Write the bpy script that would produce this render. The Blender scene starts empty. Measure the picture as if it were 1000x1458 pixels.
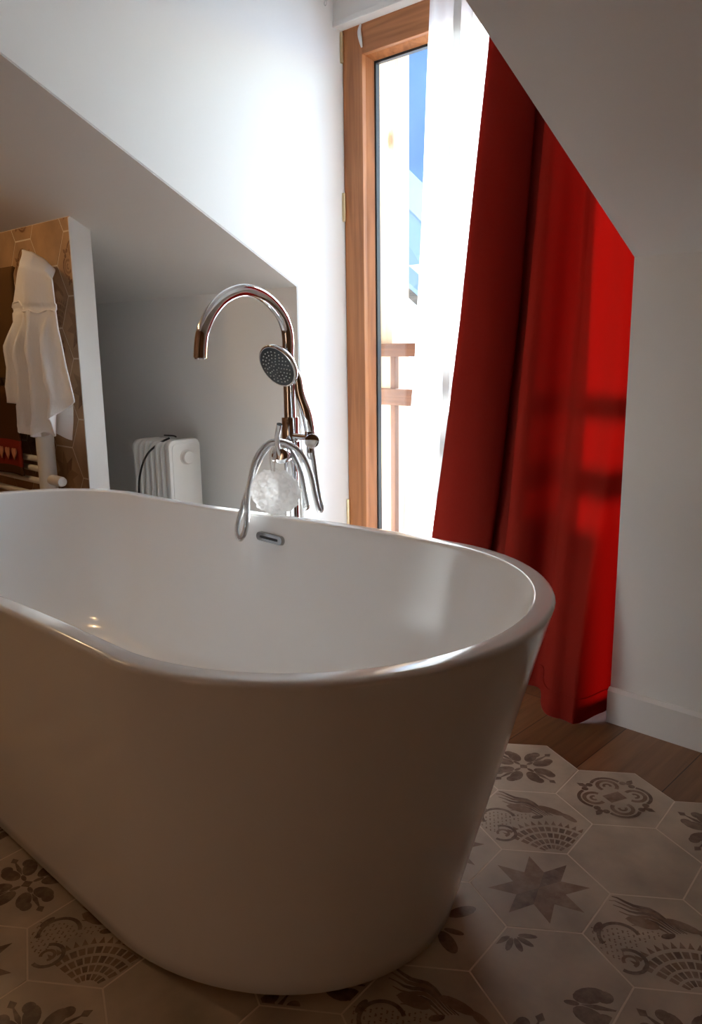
import bpy, bmesh, math, random
from mathutils import Vector, Matrix
random.seed(7)
C = bpy.context.scene.collection
sin, cos, pi, sqrt = math.sin, math.cos, math.pi, math.sqrt

# ---------------------------------------------------------------- dimensions
XL, XR = -2.1807, -0.933          # left and right cheek of the dormer recess
K, TA = 1.2576, 0.5267            # knee wall height, slope of the roof
ROOM_L, ROOM_R, ROOM_B = -4.4, 1.5, -4.0
DORMER_Z = 2.62
YW = 0.25                         # face of the window frame

# ---------------------------------------------------------------- helpers
def tag(o, label=None, cat=None, group=None, kind=None):
    if label: o['label'] = label
    if cat: o['category'] = cat
    if group: o['group'] = group
    if kind: o['kind'] = kind
    return o

def empty(name, loc=(0, 0, 0), label=None, cat=None, group=None):
    o = bpy.data.objects.new(name, None); C.objects.link(o)
    o.location = loc; o.empty_display_size = 0.05
    return tag(o, label, cat, group)

def mesh_obj(name, bm, mats, parent=None, smooth=False, angle=None):
    me = bpy.data.meshes.new(name)
    bmesh.ops.recalc_face_normals(bm, faces=bm.faces) if angle != 'keep' else None
    bm.to_mesh(me); bm.free()
    if not isinstance(mats, (list, tuple)): mats = [mats]
    for m in mats: me.materials.append(m)
    if smooth:
        for p in me.polygons: p.use_smooth = True
        if isinstance(angle, (int, float)):
            me.set_sharp_from_angle(angle=math.radians(angle))
    o = bpy.data.objects.new(name, me); C.objects.link(o)
    if parent:
        o.parent = parent
        o.matrix_parent_inverse = Matrix.Translation(-root_loc(parent))
    return o

def root_loc(p):
    return Vector(p.location) if p.type == 'EMPTY' else Vector((0, 0, 0))

def add_box(bm, x0, x1, y0, y1, z0, z1, bevel=0.0, mat=0):
    vs = [bm.verts.new((x, y, z)) for x in (x0, x1) for y in (y0, y1) for z in (z0, z1)]
    q = [(0, 1, 3, 2), (4, 6, 7, 5), (0, 4, 5, 1), (2, 3, 7, 6), (0, 2, 6, 4), (1, 5, 7, 3)]
    fs = [bm.faces.new([vs[i] for i in f]) for f in q]
    for f in fs: f.material_index = mat
    if bevel > 0:
        es = list({e for f in fs for e in f.edges})
        bmesh.ops.bevel(bm, geom=es, offset=bevel, segments=2, profile=0.7, affect='EDGES')
    return fs

def box(name, x0, x1, y0, y1, z0, z1, m, parent=None, bevel=0.0):
    bm = bmesh.new(); add_box(bm, x0, x1, y0, y1, z0, z1, bevel)
    return mesh_obj(name, bm, m, parent)

def add_prism(bm, pts, d, mat=0):
    """closed polygon pts (3D) extruded by vector d"""
    a = [bm.verts.new(p) for p in pts]; b = [bm.verts.new(Vector(p) + Vector(d)) for p in pts]
    n = len(pts)
    fs = [bm.faces.new(a), bm.faces.new(b[::-1])]
    for i in range(n): fs.append(bm.faces.new((a[i], b[i], b[(i + 1) % n], a[(i + 1) % n])))
    for f in fs: f.material_index = mat
    return fs

def prism(name, pts, d, m, parent=None):
    bm = bmesh.new(); add_prism(bm, pts, d); return mesh_obj(name, bm, m, parent)

def spline(pts, n):
    pts = [Vector(p) for p in pts]
    P = [2 * pts[0] - pts[1]] + pts + [2 * pts[-1] - pts[-2]]
    dense = []
    for i in range(1, len(P) - 2):
        p0, p1, p2, p3 = P[i - 1:i + 3]
        for k in range(40):
            t = k / 40
            dense.append(.5 * ((2 * p1) + (p2 - p0) * t + (2 * p0 - 5 * p1 + 4 * p2 - p3) * t * t + (3 * p1 - p0 - 3 * p2 + p3) * t ** 3))
    dense.append(pts[-1])
    L = [0]
    for a, b in zip(dense, dense[1:]): L.append(L[-1] + (b - a).length)
    out = []; j = 0
    for i in range(n):
        s = L[-1] * i / (n - 1)
        while j < len(L) - 2 and L[j + 1] < s: j += 1
        d = L[j + 1] - L[j]
        out.append(dense[j].lerp(dense[j + 1], (s - L[j]) / d if d > 1e-9 else 0))
    return out

def add_tube(bm, path, radius, sides=14, caps=True, mat=0):
    path = [Vector(p) for p in path]; n = len(path)
    rad = radius if callable(radius) else (lambda t: radius)
    tang = [(path[min(i + 1, n - 1)] - path[max(i - 1, 0)]).normalized() for i in range(n)]
    u = tang[0].orthogonal().normalized(); rings = []
    for i in range(n):
        u = (u - tang[i] * u.dot(tang[i])).normalized(); v = tang[i].cross(u)
        r = rad(i / (n - 1))
        rings.append([bm.verts.new(path[i] + (u * cos(2 * pi * k / sides) + v * sin(2 * pi * k / sides)) * r) for k in range(sides)])
    for a, b in zip(rings, rings[1:]):
        for k in range(sides):
            f = bm.faces.new((a[k], a[(k + 1) % sides], b[(k + 1) % sides], b[k])); f.material_index = mat
    if caps:
        for r in (rings[0][::-1], rings[-1]):
            f = bm.faces.new(r); f.material_index = mat
    return rings

def tube(name, path, radius, m, parent=None, sides=14, smooth_n=None):
    bm = bmesh.new()
    add_tube(bm, spline(path, smooth_n) if smooth_n else path, radius, sides)
    return mesh_obj(name, bm, m, parent, True, 40)

def add_lathe(bm, prof, axis_p, axis_d, sides=32, mat=0):
    """prof: list of (r, h) along axis_d from axis_p"""
    d = Vector(axis_d).normalized(); u = d.orthogonal().normalized(); v = d.cross(u); p = Vector(axis_p)
    rings = []
    for r, h in prof:
        if r < 1e-6: rings.append([bm.verts.new(p + d * h)])
        else: rings.append([bm.verts.new(p + d * h + (u * cos(2 * pi * k / sides) + v * sin(2 * pi * k / sides)) * r) for k in range(sides)])
    for a, b in zip(rings, rings[1:]):
        for k in range(sides):
            k2 = (k + 1) % sides
            if len(a) == 1 and len(b) == 1: continue
            if len(a) == 1: f = bm.faces.new((a[0], b[k2], b[k]))
            elif len(b) == 1: f = bm.faces.new((a[k], a[k2], b[0]))
            else: f = bm.faces.new((a[k], a[k2], b[k2], b[k]))
            f.material_index = mat

def lathe(name, prof, p, d, m, parent=None, sides=32, angle=35):
    bm = bmesh.new(); add_lathe(bm, prof, p, d, sides); return mesh_obj(name, bm, m, parent, True, angle)

def rod(r, h, e=0.002):
    return [(0, 0), (r - e, 0), (r, e), (r, h - e), (r - e, h), (0, h)]

# ---------------------------------------------------------------- materials
def mat(name):
    m = bpy.data.materials.new(name); m.use_nodes = True
    nt = m.node_tree; nt.nodes.clear()
    out = nt.nodes.new('ShaderNodeOutputMaterial')
    return m, nt, out

def N(nt, t, **kw):
    n = nt.nodes.new(t)
    for k, v in kw.items():
        if k in n.inputs.keys() if hasattr(n.inputs, 'keys') else False: n.inputs[k].default_value = v
        else: setattr(n, k, v)
    return n

def rgb(r, g, b):
    f = lambda c: (c / 255) / 12.92 if c / 255 <= .04045 else ((c / 255 + .055) / 1.055) ** 2.4
    return (f(r), f(g), f(b), 1)

def principled(name, col, rough=.5, metal=0, coat=0, bump=0, bscale=40, vary=0, vscale=3, spec=.5, sheen=0, coords='Object', stretch=None, coat_rough=.05):
    m, nt, out = mat(name)
    b = nt.nodes.new('ShaderNodeBsdfPrincipled'); nt.links.new(b.outputs[0], out.inputs[0])
    b.inputs['Base Color'].default_value = col; b.inputs['Roughness'].default_value = rough
    b.inputs['Metallic'].default_value = metal; b.inputs['Coat Weight'].default_value = coat
    b.inputs['Coat Roughness'].default_value = coat_rough
    b.inputs['Specular IOR Level'].default_value = spec
    b.inputs['Sheen Weight'].default_value = sheen
    tc = nt.nodes.new('ShaderNodeTexCoord'); mp = nt.nodes.new('ShaderNodeMapping')
    nt.links.new(tc.outputs[coords], mp.inputs[0])
    if stretch: mp.inputs['Scale'].default_value = stretch
    if vary:
        nz = nt.nodes.new('ShaderNodeTexNoise'); nz.inputs['Scale'].default_value = vscale; nz.inputs['Detail'].default_value = 6
        nt.links.new(mp.outputs[0], nz.inputs[0])
        mx = nt.nodes.new('ShaderNodeMix'); mx.data_type = 'RGBA'
        mx.inputs['A'].default_value = tuple(c * (1 - vary) for c in col[:3]) + (1,)
        mx.inputs['B'].default_value = tuple(min(1, c * (1 + vary)) for c in col[:3]) + (1,)
        nt.links.new(nz.outputs[0], mx.inputs['Factor']); nt.links.new(mx.outputs['Result'], b.inputs['Base Color'])
    if bump:
        nb = nt.nodes.new('ShaderNodeTexNoise'); nb.inputs['Scale'].default_value = bscale; nb.inputs['Detail'].default_value = 5
        nt.links.new(mp.outputs[0], nb.inputs[0])
        bp = nt.nodes.new('ShaderNodeBump'); bp.inputs['Strength'].default_value = bump; bp.inputs['Distance'].default_value = .004
        nt.links.new(nb.outputs[0], bp.inputs['Height']); nt.links.new(bp.outputs[0], b.inputs['Normal'])
    return m

def wood(name, c1, c2, axis='Z', scale=1.0, rough=.5, knots=None):
    m, nt, out = mat(name)
    b = nt.nodes.new('ShaderNodeBsdfPrincipled'); nt.links.new(b.outputs[0], out.inputs[0])
    b.inputs['Roughness'].default_value = rough
    tc = nt.nodes.new('ShaderNodeTexCoord'); mp = nt.nodes.new('ShaderNodeMapping')
    s = {'X': (1.2, 22, 22), 'Y': (22, 1.2, 22), 'Z': (22, 22, 1.2)}[axis]
    mp.inputs['Scale'].default_value = tuple(v * scale for v in s)
    nt.links.new(tc.outputs['Object'], mp.inputs[0])
    n1 = nt.nodes.new('ShaderNodeTexNoise'); n1.inputs['Scale'].default_value = 1.6; n1.inputs['Detail'].default_value = 8; n1.inputs['Distortion'].default_value = 1.1
    nt.links.new(mp.outputs[0], n1.inputs[0])
    cr = nt.nodes.new('ShaderNodeValToRGB'); cr.color_ramp.elements[0].position = .32; cr.color_ramp.elements[1].position = .68
    cr.color_ramp.elements[0].color = c1; cr.color_ramp.elements[1].color = c2
    nt.links.new(n1.outputs[0], cr.inputs[0])
    last = cr.outputs[0]
    if knots:
        v = nt.nodes.new('ShaderNodeTexVoronoi'); v.inputs['Scale'].default_value = 1
        mk = nt.nodes.new('ShaderNodeMapping'); mk.inputs['Scale'].default_value = (9, 9, 3.4)
        nt.links.new(tc.outputs['Object'], mk.inputs[0]); nt.links.new(mk.outputs[0], v.inputs['Vector'])
        r2 = nt.nodes.new('ShaderNodeValToRGB'); r2.color_ramp.elements[0].position = .07; r2.color_ramp.elements[1].position = .2
        r2.color_ramp.elements[0].color = (1, 1, 1, 1); r2.color_ramp.elements[1].color = (0, 0, 0, 1)
        nt.links.new(v.outputs['Distance'], r2.inputs[0])
        mx = nt.nodes.new('ShaderNodeMix'); mx.data_type = 'RGBA'
        mx.inputs['B'].default_value = knots
        nt.links.new(r2.outputs[0], mx.inputs['Factor']); nt.links.new(last, mx.inputs['A']); last = mx.outputs['Result']
    nt.links.new(last, b.inputs['Base Color'])
    bp = nt.nodes.new('ShaderNodeBump'); bp.inputs['Strength'].default_value = .15; bp.inputs['Distance'].default_value = .002
    nt.links.new(n1.outputs[0], bp.inputs['Height']); nt.links.new(bp.outputs[0], b.inputs['Normal'])
    return m

def cloth(name, col, trans, transmit=.5, clear=0.0, rough=.9, weave=900, bump=.15, stripes=False):
    """thin fabric: reflects diffusely, lets light through diffusely, a little straight through the weave"""
    m, nt, out = mat(name)
    d = nt.nodes.new('ShaderNodeBsdfDiffuse'); d.inputs['Color'].default_value = col
    t = nt.nodes.new('ShaderNodeBsdfTranslucent'); t.inputs['Color'].default_value = trans
    mx = nt.nodes.new('ShaderNodeMixShader'); mx.inputs[0].default_value = transmit
    nt.links.new(d.outputs[0], mx.inputs[1]); nt.links.new(t.outputs[0], mx.inputs[2])
    last = mx.outputs[0]
    if clear:
        tr = nt.nodes.new('ShaderNodeBsdfTransparent')
        m2 = nt.nodes.new('ShaderNodeMixShader'); m2.inputs[0].default_value = clear
        nt.links.new(last, m2.inputs[1]); nt.links.new(tr.outputs[0], m2.inputs[2]); last = m2.outputs[0]
    nt.links.new(last, out.inputs[0])
    tc = nt.nodes.new('ShaderNodeTexCoord'); mp = nt.nodes.new('ShaderNodeMapping'); nt.links.new(tc.outputs['Object'], mp.inputs[0])
    mp.inputs['Scale'].default_value = (1, 1, .25) if not stripes else (.3, .3, 1)
    nz = nt.nodes.new('ShaderNodeTexNoise'); nz.inputs['Scale'].default_value = weave; nz.inputs['Detail'].default_value = 2
    nt.links.new(mp.outputs[0], nz.inputs[0])
    bp = nt.nodes.new('ShaderNodeBump'); bp.inputs['Strength'].default_value = bump; bp.inputs['Distance'].default_value = .002
    nt.links.new(nz.outputs[0], bp.inputs['Height'])
    nt.links.new(bp.outputs[0], d.inputs['Normal']); nt.links.new(bp.outputs[0], t.inputs['Normal'])
    return m

M = {}
M['wall'] = principled('wall_paint', (.82, .815, .80, 1), .85, bump=.05, bscale=160)
M['slope'] = principled('ceiling_paint', (.80, .79, .77, 1), .9, bump=.05, bscale=160)
M['trim'] = principled('trim_paint', (.80, .79, .775, 1), .45)
M['acrylic'] = principled('white_acrylic', (.86, .855, .845, 1), .16, coat=.35, coat_rough=.03)
M['chrome'] = principled('chrome', (.86, .87, .88, 1), .045, metal=1)
M['steel'] = principled('flexible_steel', (.75, .76, .77, 1), .16, metal=1)
M['dull'] = principled('satin_chrome', (.40, .40, .40, 1), .22, metal=1)
M['black'] = principled('black_rubber', (.012, .012, .013, 1), .5)
M['spray'] = principled('dark_spray_face', (.035, .045, .05, 1), .35)
M['nozzle'] = principled('pale_nozzle', (.62, .64, .62, 1), .4)
M['oak'] = wood('window_oak', rgb(150, 92, 52), rgb(186, 122, 74), 'Z', 1, .42)
M['oak_x'] = wood('window_oak_rail', rgb(150, 92, 52), rgb(186, 122, 74), 'X', 1, .42)
M['larch'] = wood('larch_post', rgb(214, 176, 134), rgb(238, 212, 176), 'Z', .8, .6, rgb(150, 92, 52))
M['larch_x'] = wood('larch_beam', rgb(150, 98, 62), rgb(180, 126, 84), 'X', .8, .6)
M['rail'] = wood('larch_rail', rgb(96, 58, 33), rgb(124, 80, 49), 'X', .9, .6)
M['balus'] = wood('larch_baluster', rgb(96, 58, 33), rgb(124, 80, 49), 'Z', .9, .6)
M['enamel'] = principled('white_enamel', (.74, .73, .70, 1), .3)
M['heater'] = principled('heater_enamel', (.80, .79, .76, 1), .35)
M['heater_knob'] = principled('heater_plastic', (.76, .75, .72, 1), .45)
M['white_towel'] = cloth('white_terry', (.90, .88, .87, 1), (.8, .76, .72, 1), .12, 0, weave=260, bump=.6)
M['taupe'] = cloth('taupe_terry', rgb(96, 70, 44), rgb(80, 50, 30), .05, 0, weave=220, bump=.7)
M['brown'] = cloth('brown_terry', rgb(78, 52, 34), rgb(60, 30, 20), .05, 0, weave=220, bump=.7)
M['redband'] = cloth('red_weave', rgb(128, 46, 34), rgb(60, 10, 10), .05, 0, weave=220, bump=.7)
M['heart'] = cloth('pale_heart_weave', rgb(190, 132, 104), rgb(60, 30, 20), .05, 0, weave=220, bump=.7)
M['sheer'] = cloth('white_voile', (.86, .86, .85, 1), (.90, .90, .88, 1), .55, .16, weave=420, bump=.1)
M['hem'] = cloth('white_voile_hem', (.80, .80, .79, 1), (.62, .62, .62, 1), .13, .0, weave=420, bump=.1)
M['red'] = cloth('red_linen', (.19, .018, .012, 1), (.175, .0008, .0006, 1), .13, 0, weave=420, bump=.25)
M['pouf'] = cloth('white_mesh_net', (.90, .885, .87, 1), (.93, .91, .90, 1), .50, .10, weave=300, bump=.3)
M['plastic'] = principled('white_plastic', (.72, .72, .71, 1), .4)
M['brass'] = principled('brass_hinge', (.72, .58, .36, 1), .35, metal=1)
M['facade'] = principled('facade_render', (.72, .69, .64, 1), .9, bump=.2, bscale=60)
M['snow'] = principled('snowy_ground', (.80, .82, .86, 1), .9, vary=.08, vscale=.6)
M['roofing'] = principled('pale_roof', rgb(128, 138, 150), .6, vary=.05, vscale=1)
M['eave'] = wood('dark_eave', rgb(70, 56, 48), rgb(110, 88, 72), 'X', .4)
M['panel'] = wood('wood_panelling', rgb(124, 90, 64), rgb(156, 116, 84), 'Z', .5, .6)
M['grout'] = principled('grout', rgb(222, 206, 186), .9)

def hill_mat():
    m, nt, out = mat('haze_tinted_forest')
    b = nt.nodes.new('ShaderNodeBsdfDiffuse'); nt.links.new(b.outputs[0], out.inputs[0])
    tc = nt.nodes.new('ShaderNodeTexCoord'); nz = nt.nodes.new('ShaderNodeTexNoise'); nz.inputs['Scale'].default_value = .05; nz.inputs['Detail'].default_value = 9
    nt.links.new(tc.outputs['Object'], nz.inputs[0])
    cr = nt.nodes.new('ShaderNodeValToRGB'); cr.color_ramp.elements[0].position = .3; cr.color_ramp.elements[1].position = .72
    cr.color_ramp.elements[0].color = (.13, .19, .28, 1); cr.color_ramp.elements[1].color = (.17, .24, .34, 1)  # forest colour carries the blue haze of distance
    nt.links.new(nz.outputs[0], cr.inputs[0]); nt.links.new(cr.outputs[0], b.inputs[0])
    return m
M['hill'] = hill_mat()

def glass_mat():
    m, nt, out = mat('window_glass')
    g = nt.nodes.new('ShaderNodeBsdfGlossy'); g.inputs['Roughness'].default_value = .0; g.inputs['Color'].default_value = (1, 1, 1, 1)
    t = nt.nodes.new('ShaderNodeBsdfTransparent'); t.inputs['Color'].default_value = (.95, .97, .97, 1)
    fr = nt.nodes.new('ShaderNodeFresnel'); fr.inputs['IOR'].default_value = 1.5
    ge = nt.nodes.new('ShaderNodeNewGeometry'); mr = nt.nodes.new('ShaderNodeMapRange'); mr.inputs['To Min'].default_value = 1.5; mr.inputs['To Max'].default_value = 1 / 1.5
    nt.links.new(ge.outputs['Backfacing'], mr.inputs[0]); nt.links.new(mr.outputs[0], fr.inputs['IOR'])
    mx = nt.nodes.new('ShaderNodeMixShader')
    nt.links.new(fr.outputs[0], mx.inputs[0]); nt.links.new(t.outputs[0], mx.inputs[1]); nt.links.new(g.outputs[0], mx.inputs[2])
    nt.links.new(mx.outputs[0], out.inputs[0])
    return m
M['glass'] = glass_mat()

def floor_mat():
    m, nt, out = mat('oak_planks')
    b = nt.nodes.new('ShaderNodeBsdfPrincipled'); nt.links.new(b.outputs[0], out.inputs[0]); b.inputs['Roughness'].default_value = .38
    tc = nt.nodes.new('ShaderNodeTexCoord'); mp = nt.nodes.new('ShaderNodeMapping')
    mp.inputs['Rotation'].default_value = (0, 0, pi / 2); nt.links.new(tc.outputs['Object'], mp.inputs[0])
    mp.inputs['Location'].default_value = (0, .666, 0)
    br = nt.nodes.new('ShaderNodeTexBrick'); nt.links.new(mp.outputs[0], br.inputs[0])
    br.inputs['Scale'].default_value = 1; br.inputs['Brick Width'].default_value = 1.9; br.inputs['Row Height'].default_value = .205
    br.inputs['Mortar Size'].default_value = .0016; br.inputs['Mortar Smooth'].default_value = .3
    br.inputs['Color1'].default_value = rgb(148, 108, 74); br.inputs['Color2'].default_value = rgb(118, 82, 54); br.inputs['Mortar'].default_value = rgb(62, 38, 24)
    m2 = nt.nodes.new('ShaderNodeMapping'); m2.inputs['Scale'].default_value = (26, 1.6, 1); nt.links.new(tc.outputs['Object'], m2.inputs[0])
    nz = nt.nodes.new('ShaderNodeTexNoise'); nz.inputs['Scale'].default_value = 1.4; nz.inputs['Detail'].default_value = 8; nz.inputs['Distortion'].default_value = 1
    nt.links.new(m2.outputs[0], nz.inputs[0])
    cr = nt.nodes.new('ShaderNodeValToRGB'); cr.color_ramp.elements[0].position = .3; cr.color_ramp.elements[1].position = .7
    cr.color_ramp.elements[0].color = (.62, .58, .54, 1); cr.color_ramp.elements[1].color = (1, 1, 1, 1); nt.links.new(nz.outputs[0], cr.inputs[0])
    mx = nt.nodes.new('ShaderNodeMix'); mx.data_type = 'RGBA'; mx.blend_type = 'MULTIPLY'; mx.inputs['Factor'].default_value = 1
    nt.links.new(br.outputs['Color'], mx.inputs['A']); nt.links.new(cr.outputs[0], mx.inputs['B']); nt.links.new(mx.outputs['Result'], b.inputs['Base Color'])
    bp = nt.nodes.new('ShaderNodeBump'); bp.inputs['Strength'].default_value = .2; bp.inputs['Distance'].default_value = .002
    nt.links.new(br.outputs['Fac'], bp.inputs['Height']); bp.invert = True; nt.links.new(bp.outputs[0], b.inputs['Normal'])
    return m
M['floor'] = floor_mat()

def tile_mat(name, col, wear=0.0, base=None, island=.14):
    m, nt, out = mat(name)
    b = nt.nodes.new('ShaderNodeBsdfPrincipled'); nt.links.new(b.outputs[0], out.inputs[0]); b.inputs['Roughness'].default_value = .5
    tc = nt.nodes.new('ShaderNodeTexCoord'); nz = nt.nodes.new('ShaderNodeTexNoise'); nz.inputs['Scale'].default_value = 26; nz.inputs['Detail'].default_value = 8; nz.inputs['Roughness'].default_value = .65
    nt.links.new(tc.outputs['Object'], nz.inputs[0])
    nl = nt.nodes.new('ShaderNodeTexNoise'); nl.inputs['Scale'].default_value = 9; nl.inputs['Detail'].default_value = 4
    nt.links.new(tc.outputs['Object'], nl.inputs[0])
    geo = nt.nodes.new('ShaderNodeNewGeometry')
    hv = nt.nodes.new('ShaderNodeHueSaturation'); hv.inputs['Color'].default_value = col
    mr = nt.nodes.new('ShaderNodeMapRange'); mr.inputs['To Min'].default_value = 1 - island; mr.inputs['To Max'].default_value = 1 + island
    nt.links.new(geo.outputs['Random Per Island'], mr.inputs[0]); nt.links.new(mr.outputs[0], hv.inputs['Value'])
    cr = nt.nodes.new('ShaderNodeMapRange'); cr.inputs['From Min'].default_value = .3; cr.inputs['From Max'].default_value = .7; cr.inputs['To Min'].default_value = .74; cr.inputs['To Max'].default_value = 1.14
    nt.links.new(nl.outputs[0], cr.inputs[0])
    mx = nt.nodes.new('ShaderNodeMix'); mx.data_type = 'RGBA'; mx.blend_type = 'MULTIPLY'; mx.inputs['Factor'].default_value = 1
    nt.links.new(hv.outputs[0], mx.inputs['A']); nt.links.new(cr.outputs[0], mx.inputs['B']); last = mx.outputs['Result']
    if wear:
        w = nt.nodes.new('ShaderNodeMapRange'); w.inputs['From Min'].default_value = .42; w.inputs['From Max'].default_value = .68; w.inputs['To Min'].default_value = .06; w.inputs['To Max'].default_value = wear
        nt.links.new(nz.outputs[0], w.inputs[0])
        m2 = nt.nodes.new('ShaderNodeMix'); m2.data_type = 'RGBA'; nt.links.new(w.outputs[0], m2.inputs['Factor'])
        nt.links.new(last, m2.inputs['A']); m2.inputs['B'].default_value = base; last = m2.outputs['Result']
    nt.links.new(last, b.inputs['Base Color'])
    bp = nt.nodes.new('ShaderNodeBump'); bp.inputs['Strength'].default_value = .12; bp.inputs['Distance'].default_value = .002
    nt.links.new(nz.outputs[0], bp.inputs['Height']); nt.links.new(bp.outputs[0], b.inputs['Normal'])
    return m
TB = rgb(190, 172, 150)
M['tile'] = tile_mat('cement_tile', TB, island=.06)
M['inlay_dark'] = tile_mat('tile_pattern_dark', rgb(96, 68, 49), .42, TB, .04)
M['inlay_mid'] = tile_mat('tile_pattern_mid', rgb(124, 94, 70), .45, TB, .04)
M['inlay_olive'] = tile_mat('tile_pattern_olive', rgb(146, 118, 84), .5, TB, .04)
TW = rgb(176, 140, 104)
M['wtile'] = tile_mat('wall_cement_tile', TW, island=.08)
M['winlay_dark'] = tile_mat('wall_pattern_dark', rgb(118, 78, 50), .5, TW, .04)
M['winlay_mid'] = tile_mat('wall_pattern_mid', rgb(142, 104, 70), .5, TW, .04)

# ---------------------------------------------------------------- hexagonal pattern tiles
S3 = sqrt(3)
HEXV = [(cos(k * pi / 3), sin(k * pi / 3)) for k in range(6)]
def clip_hex(poly, r=.985):
    for k in range(6):
        a = pi / 6 + k * pi / 3; nx, ny = cos(a), sin(a); d = r * S3 / 2
        out = []
        for i in range(len(poly)):
            p, q = poly[i], poly[(i + 1) % len(poly)]
            dp, dq = p[0] * nx + p[1] * ny - d, q[0] * nx + q[1] * ny - d
            if dp <= 0: out.append(p)
            if dp * dq < 0:
                t = dp / (dp - dq); out.append((p[0] + (q[0] - p[0]) * t, p[1] + (q[1] - p[1]) * t))
        poly = out
        if len(poly) < 3: return []
    return poly
def ell(cx, cy, a, b, rot=0, n=14):
    return [(cx + a * cos(t) * cos(rot) - b * sin(t) * sin(rot), cy + a * cos(t) * sin(rot) + b * sin(t) * cos(rot)) for t in (2 * pi * k / n for k in range(n))]
def strip(pts, w):
    """quads along a polyline; w a width or a function of t"""
    out = []; n = len(pts); L = []; R_ = []
    for i in range(n):
        a, b = pts[max(i - 1, 0)], pts[min(i + 1, n - 1)]
        dx, dy = b[0] - a[0], b[1] - a[1]; l = math.hypot(dx, dy) or 1
        ww = (w(i / (n - 1)) if callable(w) else w) / 2
        L.append((pts[i][0] - dy / l * ww, pts[i][1] + dx / l * ww)); R_.append((pts[i][0] + dy / l * ww, pts[i][1] - dx / l * ww))
    for i in range(n - 1): out.append([L[i], R_[i], R_[i + 1], L[i + 1]])
    return out
def arc(cx, cy, r, a0, a1, n=14): return [(cx + r * cos(a0 + (a1 - a0) * k / n), cy + r * sin(a0 + (a1 - a0) * k / n)) for k in range(n + 1)]
def rot2(poly, a, ox=0, oy=0): return [(ox + x * cos(a) - y * sin(a), oy + x * sin(a) + y * cos(a)) for x, y in poly]

def pat_star(a0=.12):
    out = []
    for k in range(8):
        a = a0 + k * pi / 4; R1 = .74; r = .38
        out.append(([(0, 0), (r * cos(a - pi / 8), r * sin(a - pi / 8)), (R1 * cos(a), R1 * sin(a)), (r * cos(a + pi / 8), r * sin(a + pi / 8))], 1 if k in (1, 5) else 2))
    return out
def fleur(a, ox=0, oy=0, sc=1, m=1):
    """a tulip-like lobe pointing out along angle a"""
    P = [ell(.35, .14, .18, .11, .42), ell(.35, -.14, .18, .11, -.42), ell(.50, .155, .10, .085), ell(.50, -.155, .10, .085),
         [(.26, 0), (.42, .035), (.70, 0), (.42, -.035)], [(.60, 0), (.67, .06), (.76, 0), (.67, -.06)], ell(.17, 0, .08, .035)]
    return [(rot2([(x * sc, y * sc) for x, y in p], a, ox, oy), m) for p in P]
def pat_quatre(a0=pi / 4, m=1):
    out = []
    for k in range(4): out += fleur(a0 + k * pi / 2, m=m)
    out.append((rot2([(.09, 0), (0, .09), (-.09, 0), (0, -.09)], a0), 1))
    return out
def pat_rosette(a0=.2):
    out = [(rot2([(.17, .12), (-.17, .12), (-.17, -.12), (.17, -.12)], a0 + .35), 2)]
    for k in range(4):
        a = a0 + k * pi / 2
        for q in strip(arc(.36 * cos(a), .36 * sin(a), .17, a - 2.3, a + 2.3, 14), .07): out.append((q, 2))
        for q in strip(arc(.36 * cos(a), .36 * sin(a), .06, a - 2.0, a + 2.0, 8), .05): out.append((q, 2))
        for q in strip(arc(.33 * cos(a), .33 * sin(a), .29, a - 1.05, a + 1.05, 12), .06): out.append((q, 1))
        b = a + pi / 4
        out += [(ell(.60 * cos(b), .60 * sin(b), .09, .05, b), 1), (ell(.52 * cos(b + .16), .52 * sin(b + .16), .06, .06), 1), (ell(.52 * cos(b - .16), .52 * sin(b - .16), .06, .06), 1),
                ([(.62 * cos(b - .1), .62 * sin(b - .1)), (.72 * cos(b), .72 * sin(b)), (.62 * cos(b + .1), .62 * sin(b + .1))], 1)]
    return out
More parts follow.
